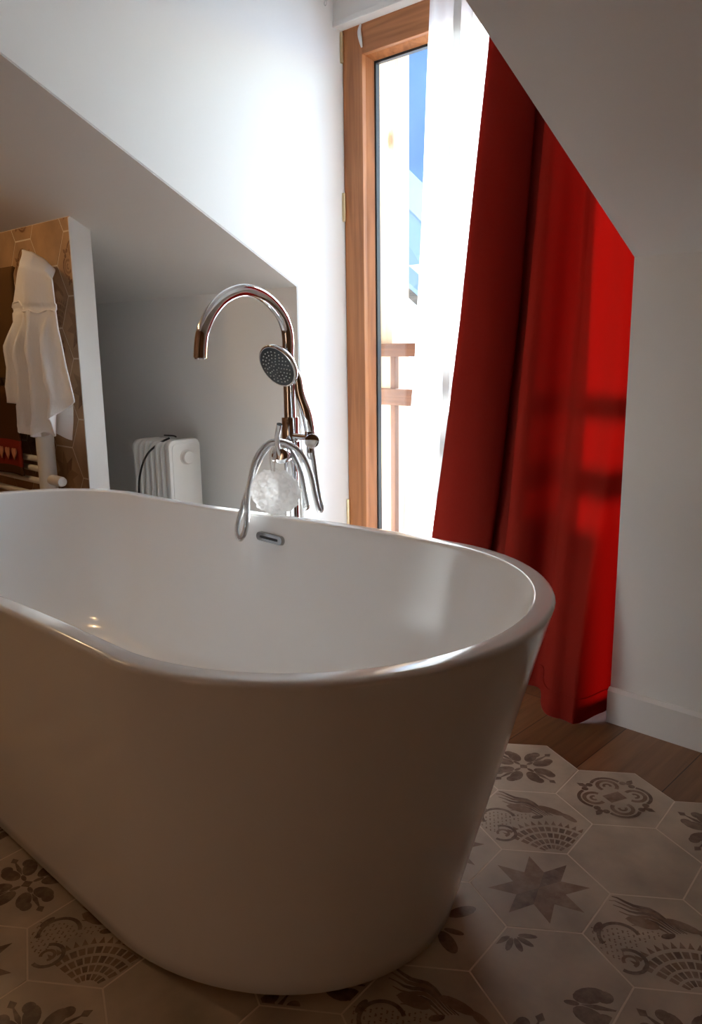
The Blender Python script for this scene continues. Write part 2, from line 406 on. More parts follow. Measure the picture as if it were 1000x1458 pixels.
def pat_fan(a0=0):
    out = []; ox, oy = .30, -.92
    for ri, r in enumerate((.16, .30, .45, .62, .80)):
        n = 6 + ri * 2; h = (.10, .11, .12, .12, .12)[ri]
        for k in range(n):
            t0 = pi * .24 + (pi * .60) * (k + .10) / n; t1 = pi * .24 + (pi * .60) * (k + .86) / n; tm = (t0 + t1) / 2
            if ri == 4: out.append(([(ox + r * cos(t0), oy + r * sin(t0)), (ox + r * cos(t1), oy + r * sin(t1)), (ox + (r + h) * cos(tm), oy + (r + h) * sin(tm))], 2))
            else: out.append(([(ox + r * cos(t0), oy + r * sin(t0)), (ox + (r + h) * cos(t0), oy + (r + h) * sin(t0)), (ox + (r + h) * cos(t1), oy + (r + h) * sin(t1)), (ox + r * cos(t1), oy + r * sin(t1))], 1 if (ri + k) % 3 == 0 else 2))
    for k in range(6):
        y = .78 - k * .10
        pts = [(-.62 + .06 * k + x * .10, y + .045 * sin(x * 1.2 + k * .9) - .010 * x * x * .6) for x in range(11 - k)]
        for q in strip(pts, lambda t: .014 + .05 * sin(pi * t) ** 2): out.append((q, 2 if k % 2 else 1))
    for q in strip(arc(-.52, -.02, .27, .3, 3.7, 16), .055): out.append((q, 1))
    for q in strip(arc(-.46, -.44, .20, -2.2, 2.0, 14), .055): out.append((q, 1))
    for q in strip(arc(-.46, -.44, .09, -1.2, 3.6, 12), .045): out.append((q, 2))
    out += [(ell(-.16, .30, .22, .10, -.35), 2), (ell(.36, .30, .24, .08, -.5), 2), (ell(.64, .12, .16, .06, -.8), 2), (ell(-.78, .14, .12, .05, 1.1), 1), (ell(.12, .08, .10, .05, .3), 1)]
    for i in range(170):
        x = -.86 + .066 * (i % 17); y = .12 - .060 * (i // 17) + .02 * sin(i * 1.7)
        if math.hypot(x - ox, y - oy) > .98: out.append((ell(x, y, .017, .012, i, 6), 2))
    return out
def pat_corner():
    out = []
    for k in range(5):
        a = -2.5 + k * .62
        out.append((ell(-.42 + .19 * cos(a), .72 + .19 * sin(a), .13, .045, a, 10), 1))
    out += fleur(-.12, .02, -.32, 1.15, 1)
    out += fleur(1.2, -.42, -1.25, 1.0, 1)
    return out
def pat_leaf():
    out = []
    for k in range(4):
        a = .5 + k * pi / 2
        out += [(ell(.45 * cos(a), .45 * sin(a), .22, .1, a), 1), (ell(.35 * cos(a + .5), .35 * sin(a + .5), .14, .05, a + .8), 1)]
    out += pat_corner()[:5]
    return out
PATS = {'star': pat_star, 'quatre': pat_quatre, 'rosette': pat_rosette, 'fan': pat_fan, 'corner': pat_corner, 'leaf': pat_leaf, 'plain': lambda: []}

def hex_field(name, cells, s, th, o, to3d, nrm, mats, thick=.0018):
    """one mesh: bevelled hexagon tiles with their printed patterns; to3d maps plan to space"""
    bm = bmesh.new(); nv = Vector(nrm)
    for (i, j, kind) in cells:
        cx, cy = 1.5 * s * i, S3 * s * (j + i / 2)
        def W(p, h):
            x, y = cx + p[0] * s, cy + p[1] * s
            return to3d(o[0] + x * cos(th) - y * sin(th), o[1] + x * sin(th) + y * cos(th)) + nv * h
        lo = [bm.verts.new(W((x * .989, y * .989), 0)) for x, y in HEXV]
        mid = [bm.verts.new(W((x * .989, y * .989), thick * .7)) for x, y in HEXV]
        hi = [bm.verts.new(W((x * .983, y * .983), thick)) for x, y in HEXV]
        bm.faces.new(hi)
        for k in range(6):
            k2 = (k + 1) % 6
            bm.faces.new((lo[k], lo[k2], mid[k2], mid[k])); bm.faces.new((mid[k], mid[k2], hi[k2], hi[k]))
        for li, (poly, mi) in enumerate(PATS[kind]()):
            poly = clip_hex(poly, .955)
            if len(poly) < 3: continue
            try:
                f = bm.faces.new([bm.verts.new(W(p, thick + .0002 + .000004 * li)) for p in poly]); f.material_index = mi
            except ValueError: pass
    for f in bm.faces:
        f.normal_update()
    return bm

# ---------------------------------------------------------------- ROOM SHELL
def struct(o, label=None, cat=None): return tag(o, label, cat, kind='structure')

struct(box('floor', ROOM_L - .1, ROOM_R + .1, ROOM_B - .1, YW + .15, -.12, 0, M['floor']), 'brown oak plank floor showing beside the white baseboard', 'floor')
HS, HT, HO = .1349, .6134, (-.7005, -.7711)
fixed = {(0, 0): 'star', (1, 1): 'rosette', (1, 0): 'plain', (0, 1): 'fan', (1, -1): 'fan', (0, 2): 'quatre', (2, 0): 'quatre', (0, -1): 'corner', (1, -2): 'quatre', (2, -1): 'rosette', (2, -2): 'plain',
         (-1, 0): 'leaf', (-1, 1): 'star', (-1, -1): 'fan', (-5, 1): 'star', (-4, 1): 'fan', (-5, 2): 'quatre', (-4, 0): 'quatre', (-3, 0): 'plain', (-2, -1): 'plain', (-5, 0): 'quatre', (-3, -1): 'rosette'}
cells = []
rk = random.Random(3)
for i in range(-22, 16):
    for j in range(-26, 26):
        if i + j > 2: continue
        x, y = 1.5 * HS * i, S3 * HS * (j + i / 2)
        wx, wy = HO[0] + x * cos(HT) - y * sin(HT), HO[1] + x * sin(HT) + y * cos(HT)
        kk = rk.choice(['star', 'quatre', 'rosette', 'fan', 'corner', 'leaf', 'plain', 'plain'])
        if -3.0 < wx < 1.2 and -3.2 < wy < -.2:
            cells.append((i, j, fixed.get((i, j), kk)))
bm = hex_field('floor_tiles', cells, HS, HT, HO, lambda x, y: Vector((x, y, .001)), (0, 0, 1), None)
# grout bed under the tiles
gb = bm
for (i, j, kk) in cells:
    x, y = 1.5 * HS * i, S3 * HS * (j + i / 2)
    vs = []
    for hx, hy in HEXV:
        px, py = x + hx * HS, y + hy * HS
        vs.append(gb.verts.new((HO[0] + px * cos(HT) - py * sin(HT), HO[1] + px * sin(HT) + py * cos(HT), .0025)))
    f = gb.faces.new(vs); f.material_index = 3
struct(mesh_obj('floor_tiles', bm, [M['tile'], M['inlay_dark'], M['inlay_mid'], M['grout']], angle='keep'), 'beige patterned hexagon cement tiles under and around the bathtub', 'floor')

# knee walls either side of the window recess
struct(box('wall_left', ROOM_L, XL - .002, 0, .42, 0, K + .05, M['wall']), 'low grey-white knee wall behind the oil radiator', 'wall')
struct(box('wall_right', XR + .002, ROOM_R, 0, .42, 0, K + .05, M['wall']), 'low white knee wall right of the red curtain', 'wall')
struct(prism('baseboard_right', [(XR + .001, 0, 0), (XR + .001, -.016, 0), (XR + .001, -.016, .094), (XR + .001, -.007, .1027), (XR + .001, 0, .1027)], (ROOM_R - XR, 0, 0), M['trim']), 'white painted baseboard at the foot of the right knee wall', 'baseboard')
struct(prism('baseboard_left', [(ROOM_L, 0, 0), (ROOM_L, -.016, 0), (ROOM_L, -.016, .094), (ROOM_L, -.007, .1027), (ROOM_L, 0, .1027)], (XL - ROOM_L - .001, 0, 0), M['trim']), 'white painted baseboard at the foot of the left knee wall', 'baseboard')

def sl(y): return K - y * TA
T = .22
def slope_slab(name, x0, x1, y0, y1, label):
    pts = [(x0, y0, sl(y0)), (x0, y1, sl(y1)), (x0, y1, sl(y1) + T), (x0, y0, sl(y0) + T)]
    return struct(prism(name, pts, (x1 - x0, 0, 0), M['slope']), label, 'ceiling')
slope_slab('ceiling_left', ROOM_L, XL - .002, .42, ROOM_B, 'sloping white ceiling over the tiled partition, left of the window')
slope_slab('ceiling_right', XR + .002, ROOM_R, .42, ROOM_B, 'sloping grey-white ceiling above the right knee wall')
yd = -(DORMER_Z - K) / TA
slope_slab('ceiling_back', XL, XR, yd, ROOM_B, 'sloping ceiling behind the dormer')
# dormer cheeks and ceiling
for nm, x, d, lab in (('wall_dormer_left', XL, -.12, 'tall white dormer side wall lit by the window'), ('wall_dormer_right', XR, .12, 'right white side wall of the window dormer')):
    pts = [(x, .42, 0), (x, 0, 0), (x, 0, K), (x, yd, DORMER_Z), (x, yd - .3, DORMER_Z + .3), (x, .42, DORMER_Z + .3)]
    bm = bmesh.new(); e = .0015 if d < 0 else -.0015
    pts = [(px + (0), py, pz) for px, py, pz in pts]
    pts[1] = (x, 0.004, 0); pts[2] = (x, 0.004, K + .003); pts[3] = (x, yd, DORMER_Z + .003)
    add_prism(bm, pts, (d, 0, 0))
    struct(mesh_obj(nm, bm, M['wall']), lab, 'wall')
struct(box('ceiling_dormer', XL - .12, XR + .12, yd - .6, .9, DORMER_Z, DORMER_Z + .2, M['slope']), 'flat ceiling of the window dormer', 'ceiling')
struct(box('wall_lintel', XL, XR, .209, .42, 2.165, DORMER_Z, M['wall']), 'white wall above the wooden window frame', 'wall')
struct(box('trim_1', XL, XR, .203, .25, 2.146, 2.167, M['trim'], bevel=.004), 'white bead along the top of the wooden window frame', 'trim')
# far walls of the room
struct(box('wall_back', ROOM_L, ROOM_R, ROOM_B - .15, ROOM_B, 0, 3.6, M['panel']), 'brown wooden wall at the back of the room', 'wall')
def gable(x): return [(x, .42, 0), (x, .42, K + .05), (x, ROOM_B, sl(ROOM_B) + .1), (x, ROOM_B, 0)]
struct(prism('wall_gable_left', gable(ROOM_L), (-.15, 0, 0), M['panel']), 'brown wooden gable wall at the left of the room', 'wall')
struct(prism('wall_gable_right', gable(ROOM_R), (.15, 0, 0), M['panel']), 'brown wooden gable wall at the right of the room', 'wall')

# tiled partition on the left
PX, PY0, PY1 = -2.838, -.50, -.421
part_pts = [(PX, PY0, 0), (PX, PY1, 0), (PX, PY1, sl(PY1)), (PX, PY0, sl(PY0))]
struct(prism('wall_partition', part_pts, (ROOM_L - PX, 0, 0), M['wall']), 'partition wall with a white end face and tiled front', 'wall')
wc = []
ws = .132
for i in range(-8, 3):
    for j in range(-1, 9):
        cx, cz = -3.02 + 1.5 * ws * i, .10 + S3 * ws * (j + (i % 2) / 2)
        wc.append((cx, cz, rk.choice(['quatre', 'rosette', 'fan', 'star', 'plain', 'plain', 'leaf'])))
bm = bmesh.new()
def clip_half(poly, f):
    out = []
    for i in range(len(poly)):
        p, q = poly[i], poly[(i + 1) % len(poly)]; a, b = f(p), f(q)
        if a <= 0: out.append(p)
        if a * b < 0:
            t = a / (a - b); out.append((p[0] + (q[0] - p[0]) * t, p[1] + (q[1] - p[1]) * t))
    return out
def wall_clip(poly):
    for f in (lambda p: p[0] - (PX - .004), lambda p: ROOM_L + .01 - p[0], lambda p: p[1] - (sl(PY0) - .002), lambda p: .005 - p[1]):
        poly = clip_half(poly, f)
        if len(poly) < 3: return []
    return poly
for cx, cz, kk in wc:
    p = wall_clip([(cx + hx * ws * .975, cz + hz * ws * .975) for hx, hz in HEXV])
    if len(p) < 3: continue
    add_prism(bm, [(x, PY0 - .0032, z) for x, z in p], (0, .0042, 0), 0)
    for li, (poly, mi) in enumerate(PATS[kk]()):
        q = wall_clip([(cx + x * ws, cz + z * ws) for x, z in clip_hex(poly, .95)])
        if len(q) >= 3:
            f = bm.faces.new([bm.verts.new((x, PY0 - .0035 - .00001 * li, z)) for x, z in q]); f.material_index = mi
fs = add_prism(bm, [(PX - .002, PY0 - .002, .0), (ROOM_L, PY0 - .002, 0), (ROOM_L, PY0 - .002, sl(PY0)), (PX - .002, PY0 - .002, sl(PY0))], (0, .002, 0), 3)
struct(mesh_obj('wall_tiles', bm, [M['wtile'], M['winlay_dark'], M['winlay_mid'], M['grout']], angle='keep'), 'warm brown patterned hexagon tiles on the partition behind the towels', 'wall')
struct(box('trim_2', PX - .004, PX + .002, PY0 - .006, PY0 + .004, 0, sl(PY0) - .004, M['trim']), 'thin white edge strip along the tiled partition', 'trim')

# ---------------------------------------------------------------- WINDOW
win = struct(empty('window_1', (XL + .62, YW, 0)), 'tall oak framed glazed balcony door in the dormer', 'window')
FX0, FX1, FZ1 = -2.178, XR - .002, 2.147
SW = .094        # stile width
def stile(name, x0, x1):
    bm = bmesh.new(); add_box(bm, x0, x1, YW, YW + .085, .0, FZ1, .004); return mesh_obj(name, bm, M['oak'], win)
stile('frame_stile', FX0, FX0 + SW); stile('frame_stile', FX1 - .03, FX1)
bm = bmesh.new(); add_box(bm, FX0 + SW, FX1 - .03, YW, YW + .085, FZ1 - .098, FZ1, .004); mesh_obj('frame_rail', bm, M['oak_x'], win)
bm = bmesh.new(); add_box(bm, FX0 + SW, FX1 - .03, YW, YW + .085, 0, .12, .004); mesh_obj('frame_rail', bm, M['oak_x'], win)
# glazing bead (sloped) and dark gasket
gx0, gx1, gz0, gz1 = FX0 + SW, FX1 - .03, .12, FZ1 - .098
bm = bmesh.new()
def ring_strip(bm, r0, y0, r1, y1):
    a = [bm.verts.new((x, y0, z)) for x, z in ((gx0 + r0, gz0 + r0), (gx1 - r0, gz0 + r0), (gx1 - r0, gz1 - r0), (gx0 + r0, gz1 - r0))]
    b = [bm.verts.new((x, y1, z)) for x, z in ((gx0 + r1, gz0 + r1), (gx1 - r1, gz0 + r1), (gx1 - r1, gz1 - r1), (gx0 + r1, gz1 - r1))]
    for k in range(4): bm.faces.new((a[k], a[(k + 1) % 4], b[(k + 1) % 4], b[k]))
ring_strip(bm, -.004, YW + .012, .016, YW + .045); ring_strip(bm, .016, YW + .045, .016, YW + .066); ring_strip(bm, .016, YW + .066, -.006, YW + .066)
mesh_obj('glazing_bead', bm, M['oak'], win)
bm = bmesh.new()
for y0 in (YW + .046,):
    ring_strip(bm, .012, y0, .024, y0); ring_strip(bm, .024, y0, .024, y0 + .02); ring_strip(bm, .024, y0 + .02, .012, y0 + .02); ring_strip(bm, .012, y0 + .02, .012, y0)
mesh_obj('gasket', bm, M['black'], win)
bm = bmesh.new(); add_box(bm, gx0 + .014, gx1 - .014, YW + .053, YW + .058, gz0 + .014, gz1 - .014); mesh_obj('glass_pane', bm, M['glass'], win)
for z in (2.09, 1.55, .40):
    bm = bmesh.new(); add_lathe(bm, [(0, -.05), (.006, -.05), (.007, -.04), (.007, .04), (.006, .05), (0, .05)], (FX0 + .002, YW - .006, z), (0, 0, 1), 12); mesh_obj('hinge', bm, M['brass'], win, True, 40)
bm = bmesh.new()
add_tube(bm, spline([(-2.085, YW - .003, 2.147), (-2.090, YW - .006, 2.12), (-2.081, YW - .004, 2.07)], 14), lambda t: .003 + .004 * sin(pi * t), 8)
mesh_obj('pull_tab', bm, M['plastic'], win, True)

# ---------------------------------------------------------------- CURTAIN RAIL
rl = empty('curtain_rail', (XL + .6, .10, 2.25), 'white curtain rail with gliders across the top of the window recess', 'curtain rail')
box('rail_track', XL + .002, XR - .002, .07, .18, 2.232, 2.252, M['plastic'], rl, .003)
for k, x in enumerate((-2.165, -2.14, -2.11, -2.085, -2.06, -2.03)):
    bm = bmesh.new(); y = .10 if k % 2 else .155
    add_box(bm, x - .004, x + .004, y - .007, y + .007, 2.215, 2.234, .001)
    add_tube(bm, [(x + .006 * cos(a), y, 2.208 + .008 * sin(a)) for a in (2 * pi * q / 10 for q in range(11))], .0018, 6, False)
    mesh_obj('glider', bm, M['plastic'], rl, True, 40)

# ---------------------------------------------------------------- CURTAINS
def interp(tab, z):
    tab = sorted(tab)
    if z <= tab[0][0]: return tab[0][1]
    for (a, b), (c, d) in zip(tab, tab[1:]):
        if z <= c: return b + (d - b) * (z - a) / (c - a)
    return tab[-1][1]
def curtain_mesh(nu, nv, f, thick=0):
    bm = bmesh.new()
    g = [[bm.verts.new(f(u / nu, v / nv)) for u in range(nu + 1)] for v in range(nv + 1)]
    for v in range(nv):
        for u in range(nu): bm.faces.new((g[v][u], g[v][u + 1], g[v + 1][u + 1], g[v + 1][u]))
    return bm, g

def smooth(t): t = max(0, min(1, t)); return t * t * (3 - 2 * t)

LEFT = [(2.23, -1.395), (1.864, -1.427), (1.539, -1.465), (1.134, -1.510), (.85, -1.551), (.618, -1.585), (.402, -1.622), (.01, -1.69)]
# plan of the red curtain: pleats overlap on the left, one single layer spans the right
PLAN = [(.00, .045), (.06, .012), (.14, -.004), (.22, .012), (.30, .058), (.315, .090), (.18, .106), (.05, .118), (.03, .131), (.12, .142), (.32, .144), (.46, .140), (.485, .133), (.46, .126), (.37, .124), (.29, .122), (.262, .115), (.29, .108), (.45, .105), (.465, .098), (.43, .070), (.435, .024), (.50, -.010), (.57, .008), (.62, .044), (.665, .060), (.70, .046), (.735, .024), (.79, .012), (.86, .020), (.94, .014), (.975, .026), (.999, .050), (1.0, .095)]
PL = spline([(a, b, 0) for a, b in PLAN], 301)
def red_f(u, v):
    z = 2.225 + (.012 - 2.225) * v
    p = PL[int(round(u * 300))]
    xl = interp(LEFT, z); xr = XR - .0012
    amp = .52 + .45 * smooth((2.2 - z) / 1.2)
    x = xl + (xr - xl) * p.x
    y = .060 + (p.y - .045) * amp * 1.0 + .004 * sin(p.x * 30 + z * 3) * smooth((1.6 - z)) 
    # the foot of the right-hand panel swings out into the room
    k = smooth((.95 - z) / .95); w = smooth((p.x - .60) / .25) * (1 - .50 * smooth((p.x - .93) / .07))
    y -= .125 * k * w
    x -= .008 * k * smooth((p.x - .8) / .1) * (1 - smooth((p.x - .94) / .06))
    x += .008 * sin(z * 7 + p.x * 9) * k * (1 - smooth((p.x - .85) / .1))
    x -= .016 * smooth((.07 - z) / .07) * smooth((p.x - .9) / .1)
    # uneven hem
    z += -.0118 + .017 * smooth((p.x - .955) / .045)
    return (x, y, z)
bm, g = curtain_mesh(300, 90, red_f)
red = mesh_obj('red_curtain', bm, M['red'], None, True)
tag(red, 'long dark red curtain hanging at the right side of the window', 'curtain')
# hem stitched at the foot
bm = bmesh.new()
row = [Vector(red_f(u / 300, .965)) + Vector((0, -.0022, 0)) for u in range(301)]
add_tube(bm, row, .0012, 6); mesh_obj('hem_stitching', bm, M['red'], red, True)

SL = [(2.23, -1.712), (2.097, -1.717), (1.899, -1.727), (1.48, -1.744), (1.027, -1.772), (.786, -1.794), (.585, -1.810), (.391, -1.819), (.02, -1.83)]
SM = [(2.23, -1.605), (1.954, -1.616), (1.675, -1.625), (1.251, -1.633), (.794, -1.647), (.379, -1.675), (.02, -1.70)]
def sheer_f(u, v):
    z = 2.225 + (.02 - 2.225) * v
    a, m = interp(SL, z) - .016, interp(SM, z) - .016
    if u < .35:
        t = u / .35
        x = a + (m - a) * t; y = .185 - .018 * sin(pi * t) + .005 * sin(t * 12)
    else:
        t = (u - .35) / .65
        x = m + (-1.10 - m) * t + .026 * sin(t * 10 * pi); y = .194 + .017 * cos(t * 10 * pi + 1.2) * smooth(t * 4)
    return (x, y, z)
bm, g = curtain_mesh(140, 60, sheer_f)
sh = mesh_obj('sheer_curtain', bm, M['sheer'], None, True)
tag(sh, 'translucent white sheer curtain hanging left of and behind the red one', 'curtain')
def hem_f(u, v):
    z = 2.222 + (.022 - 2.222) * v
    m = interp(SM, z) - .016
    return (m - .004 + .030 * u, .175 + .002 * sin(z * 30) , z)
bm, g = curtain_mesh(4, 60, hem_f)
mesh_obj('side_hem', bm, M['hem'], sh, True)

# ---------------------------------------------------------------- BATHTUB
TX, TY, PH = -1.6289, -1.0654, -.0117
def stad(a, b, e, n_end=40, n_side=18):
    st = a - e; P = []
    for k in range(n_end + 1):
        t = -pi / 2 + pi * k / n_end; P.append((st + e * cos(t), b * sin(t)))
    for k in range(1, n_side): P.append((st - 2 * st * k / n_side, b))
    for k in range(n_end + 1):
        t = pi / 2 + pi * k / n_end; P.append((-st + e * cos(t), b * sin(t)))
    for k in range(1, n_side): P.append((-st + 2 * st * k / n_side, -b))
    return P
A0, B0, E0, Z0 = 1.0416, .4294, .400, .610
def tub_pt(u, v, z):
    w = smooth(z / Z0)
    dz = (.0169 * u + .0109 * sin(pi * max(-1, min(1, u / A0)))) * w
    return Vector((TX + u * cos(PH) - v * sin(PH), TY + u * sin(PH) + v * cos(PH), z + dz))
def ring_pts(a, b, e, z): return [tub_pt(u, v, z) for u, v in stad(a, b, e)]
rings = []
Ab, Bb, Eb = .877, .3444, .4265
def lerp(a, b, t): return a + (b - a) * t
rings.append((Ab - .03, Bb - .03, Eb - .03, .004)); rings.append((Ab - .03, Bb - .03, Eb - .03, .014))
rings.append((Ab - .004, Bb - .004, Eb - .004, .014)); rings.append((Ab, Bb, Eb, .018))
for k in range(1, 17):
    t = k / 16
    rings.append((lerp(Ab, A0 - .002, t), lerp(Bb, B0 - .002, t), lerp(Eb, E0, t), lerp(.018, Z0 - .012, t)))
for q in range(1, 6):
    th = pi / 2 * q / 5; r = .010
    o = r * (1 - cos(th))
    rings.append((A0 - o, B0 - o, E0 - o, Z0 - .010 + r * sin(th)))
rings.append((A0 - .022, B0 - .022, E0 - .022, Z0 + .0005))
rings.append((A0 - .032, B0 - .032, E0 - .032, Z0 - .0005))
for q in range(1, 5):
    th = pi / 2 * q / 4; r = .006; o = .032 + r * sin(th)
    rings.append((A0 - o, B0 - o, E0 - o, Z0 - .0005 - r * (1 - cos(th))))
prof = spline([(.038, .600, .038), (.050, .53, .046), (.075, .43, .066), (.115, .33, .088), (.175, .235, .118), (.245, .175, .160), (.34, .150, .235), (.48, .142, .33)], 30)
for p in prof[1:]:
    rings.append((A0 - p.x, B0 - p.z, max(E0 - p.x * .55, .10), p.y))
bm = bmesh.new(); R = [[bm.verts.new(q) for q in ring_pts(*r)] for r in rings]
for a, b in zip(R, R[1:]):
    n = len(a)
    for k in range(n): bm.faces.new((a[k], a[(k + 1) % n], b[(k + 1) % n], b[k]))
bm.faces.new(R[-1]); bm.faces.new(R[0][::-1])
tub = empty('bathtub', (TX, TY, 0), 'large white oval freestanding bathtub on the patterned tile floor', 'bathtub')
mesh_obj('shell', bm, M['acrylic'], tub, True, 50)
# overflow slot on the far inside wall
oz = .553; ou = (-1.577 - TX); tt = (oz - .53) / (.60 - .53)
ov = B0 - lerp(.046, .038, tt) - .0045
oc = tub_pt(ou, ov, oz); od = Vector((-1, 0, .0)); 
nrm = Vector((0, -1, .11)).normalized(); ux = Vector((1, 0, -.02)).normalized(); uz = nrm.cross(ux) * -1
def capsule(hw, hh, n=10):
    P = [(hw - hh + hh * cos(-pi / 2 + pi * k / n), hh * sin(-pi / 2 + pi * k / n)) for k in range(n + 1)]
    return P + [(-x, -y) for x, y in P]
def plate(bm, hw, hh, d0, d1, inner=None):
    o = [bm.verts.new(oc + ux * x + uz * y + nrm * d0) for x, y in capsule(hw, hh)]
    t = [bm.verts.new(oc + ux * x + uz * y + nrm * d1) for x, y in capsule(hw - .0015, hh - .0015)]
    n = len(o)
    for k in range(n): bm.faces.new((o[k], o[(k + 1) % n], t[(k + 1) % n], t[k]))
    bm.faces.new(t)
bm = bmesh.new(); plate(bm, .052, .0125, -.004, .006)
ovf = mesh_obj('overflow_cover', bm, M['dull'], tub, True, 30); ovf['label'] = 'chrome overflow cover'
bm = bmesh.new(); plate(bm, .036, .0045, .0045, .0068); mesh_obj('overflow_slot', bm, M['black'], ovf)
# drain on the bottom
dr = lathe('drain', [(0, .006), (.022, .006), (.030, .003), (.032, 0)], tub_pt(-.15, 0, .142), (0, 0, 1), M['chrome'], tub); dr['label'] = 'chrome drain plug'

# ---------------------------------------------------------------- FLOOR-STANDING BATH FAUCET
FX, FY = -1.614, -.565
fa = empty('bath_faucet', (FX, FY, 0), 'tall floor-standing chrome bath faucet with arched spout behind the tub', 'faucet')
lathe('floor_flange', [(0, 0), (.045, 0), (.045, .006), (.040, .010), (.020, .012), (0, .012)], (FX, FY, .001), (0, 0, 1), M['chrome'], fa)
lathe('column', rod(.019, .735), (FX, FY, .012), (0, 0, 1), M['chrome'], fa)
lathe('collar', [(0, 0), (.0215, 0), (.0235, .002), (.0235, .060), (.0225, .063), (.016, .063), (0, .063)], (FX, FY, .800), (0, 0, 1), M['chrome'], fa)
arc_pts = [(FX, FY, .862), (FX, FY, .95), (FX, FY, 1.03), (FX, FY + .001, 1.060), (FX, -.569, 1.098), (FX, -.594, 1.139), (FX, -.645, 1.175), (FX, -.705, 1.187), (FX, -.763, 1.171), (FX, -.806, 1.137), (FX, -.836, 1.092), (FX, -.846, 1.058), (FX, -.850, 1.025)]
sp = tube('spout', arc_pts, .0160, M['chrome'], fa, 28, 90)
lathe('aerator', [(0, .0), (.0125, 0), (.0135, .003), (.0135, .004)], (FX, -.8504, 1.0225), (0, 0, 1), M['steel'], sp, 24)
# mixer block across the column, its cartridge facing the tub
lathe('mixer_body', [(0, 0), (.024, 0), (.026, .002), (.026, .050), (.024, .052), (0, .052)], (FX, FY, .748), (0, 0, 1), M['chrome'], fa)
mx = lathe('mixer_cartridge', [(0, 0), (.021, 0), (.020, .052), (.0215, .054), (.0215, .086), (.019, .090), (.014, .091), (0, .091)], (FX, FY, .764), (.5, -.866, .06), M['chrome'], fa, 40)
lathe('diverter_knob', [(0, 0), (.012, 0), (.012, .02), (.019, .022), (.0205, .026), (.0195, .040), (.012, .046), (0, .047)], (FX - .008, FY - .004, .756), (-1, -.35, 0), M['chrome'], fa, 32)
lv = tube('lever', [(-1.5735, -.640, .772), (-1.5680, -.653, .795), (-1.5552, -.664, .8224), (-1.5365, -.672, .8565)], lambda t: .0062 + .001 * t, M['chrome'], mx, 18, 14)
# outlet elbow and hand shower holder
hd = lathe('shower_holder', rod(.0085, .062), (FX + .015, FY - .004, .8135), (1, 0, .0), M['chrome'], fa, 24)
lathe('holder_sleeve', [(0, 0), (.010, 0), (.0125, .003), (.0135, .036), (.012, .040), (0, .040)], (FX + .083, FY - .006, .792), (.0, -.02, 1), M['chrome'], hd, 24)
lathe('holder_knob', [(0, 0), (.006, 0), (.006, .012), (.0185, .013), (.0190, .016), (.0185, .021), (.010, .0235), (0, .024)], (FX + .090, FY - .008, .809), (.72, -.62, -.1), M['chrome'], hd, 36)
lathe('hose_outlet', [(0, 0), (.0095, 0), (.0095, .03), (.0075, .034), (0, .034)], (FX + .030, FY + .004, .775), (.25, .1, -1), M['chrome'], fa, 20)

# ---------------------------------------------------------------- HAND SHOWER with hose
hsx = empty('hand_shower', (-1.53, -.58, .80), 'round chrome hand shower with dark face clipped to the tall faucet', 'hand shower')
right = Vector((.726, .687, -.013)); up = Vector((-.130, .157, .979)); fwd = Vector((-.675, .709, -.203))
hn = (right * -.555 + up * -.60 - fwd * .575).normalized()
hc = Vector((-1.578, -.630, 1.003))
lathe('shower_head', [(0, -.026), (.020, -.025), (.040, -.018), (.054, -.008), (.0595, 0), (.0605, .004), (.059, .008), (.0555, .0095), (.0545, .0095)], hc, hn, M['chrome'], hsx, 56, 60)
fc = lathe('spray_face', [(0.0545, .0088), (.052, .0105), (0, .0112)], hc, hn, M['spray'], hsx, 56, 60); fc['label'] = 'dark grey spray face with pale nozzles'
bm = bmesh.new(); u_ = hn.orthogonal().normalized(); v_ = hn.cross(u_)
for rr, nn in ((.008, 4), (.0165, 8), (.0255, 13), (.0345, 18), (.0435, 22)):
    for k in range(nn):
        a = 2 * pi * (k + .3 * (nn % 3)) / nn
        add_lathe(bm, [(.0019, 0), (.0017, .0016), (0, .0018)], hc + (u_ * cos(a) + v_ * sin(a)) * rr + hn * .0106, hn, 8)
mesh_obj('nozzles', bm, M['nozzle'], fc, True)
neck = hc - hn * .014 + Vector((.030, .022, -.036))
tube('handle', [hc - hn * .020 + Vector((.012, .010, -.012)), neck, (-1.545, -.590, .928), (-1.534, -.582, .885), (-1.530, -.576, .850), (-1.530, -.573, .833)], lambda t: .0105 + .0032 * smooth(t * 1.2), M['chrome'], hsx, 24, 50)
lathe('hose_nut', [(0, 0), (.0095, 0), (.011, .003), (.0115, .030), (.010, .034), (0, .034)], (-1.529, -.571, .757), (-.02, .0, 1), M['chrome'], hsx, 24)
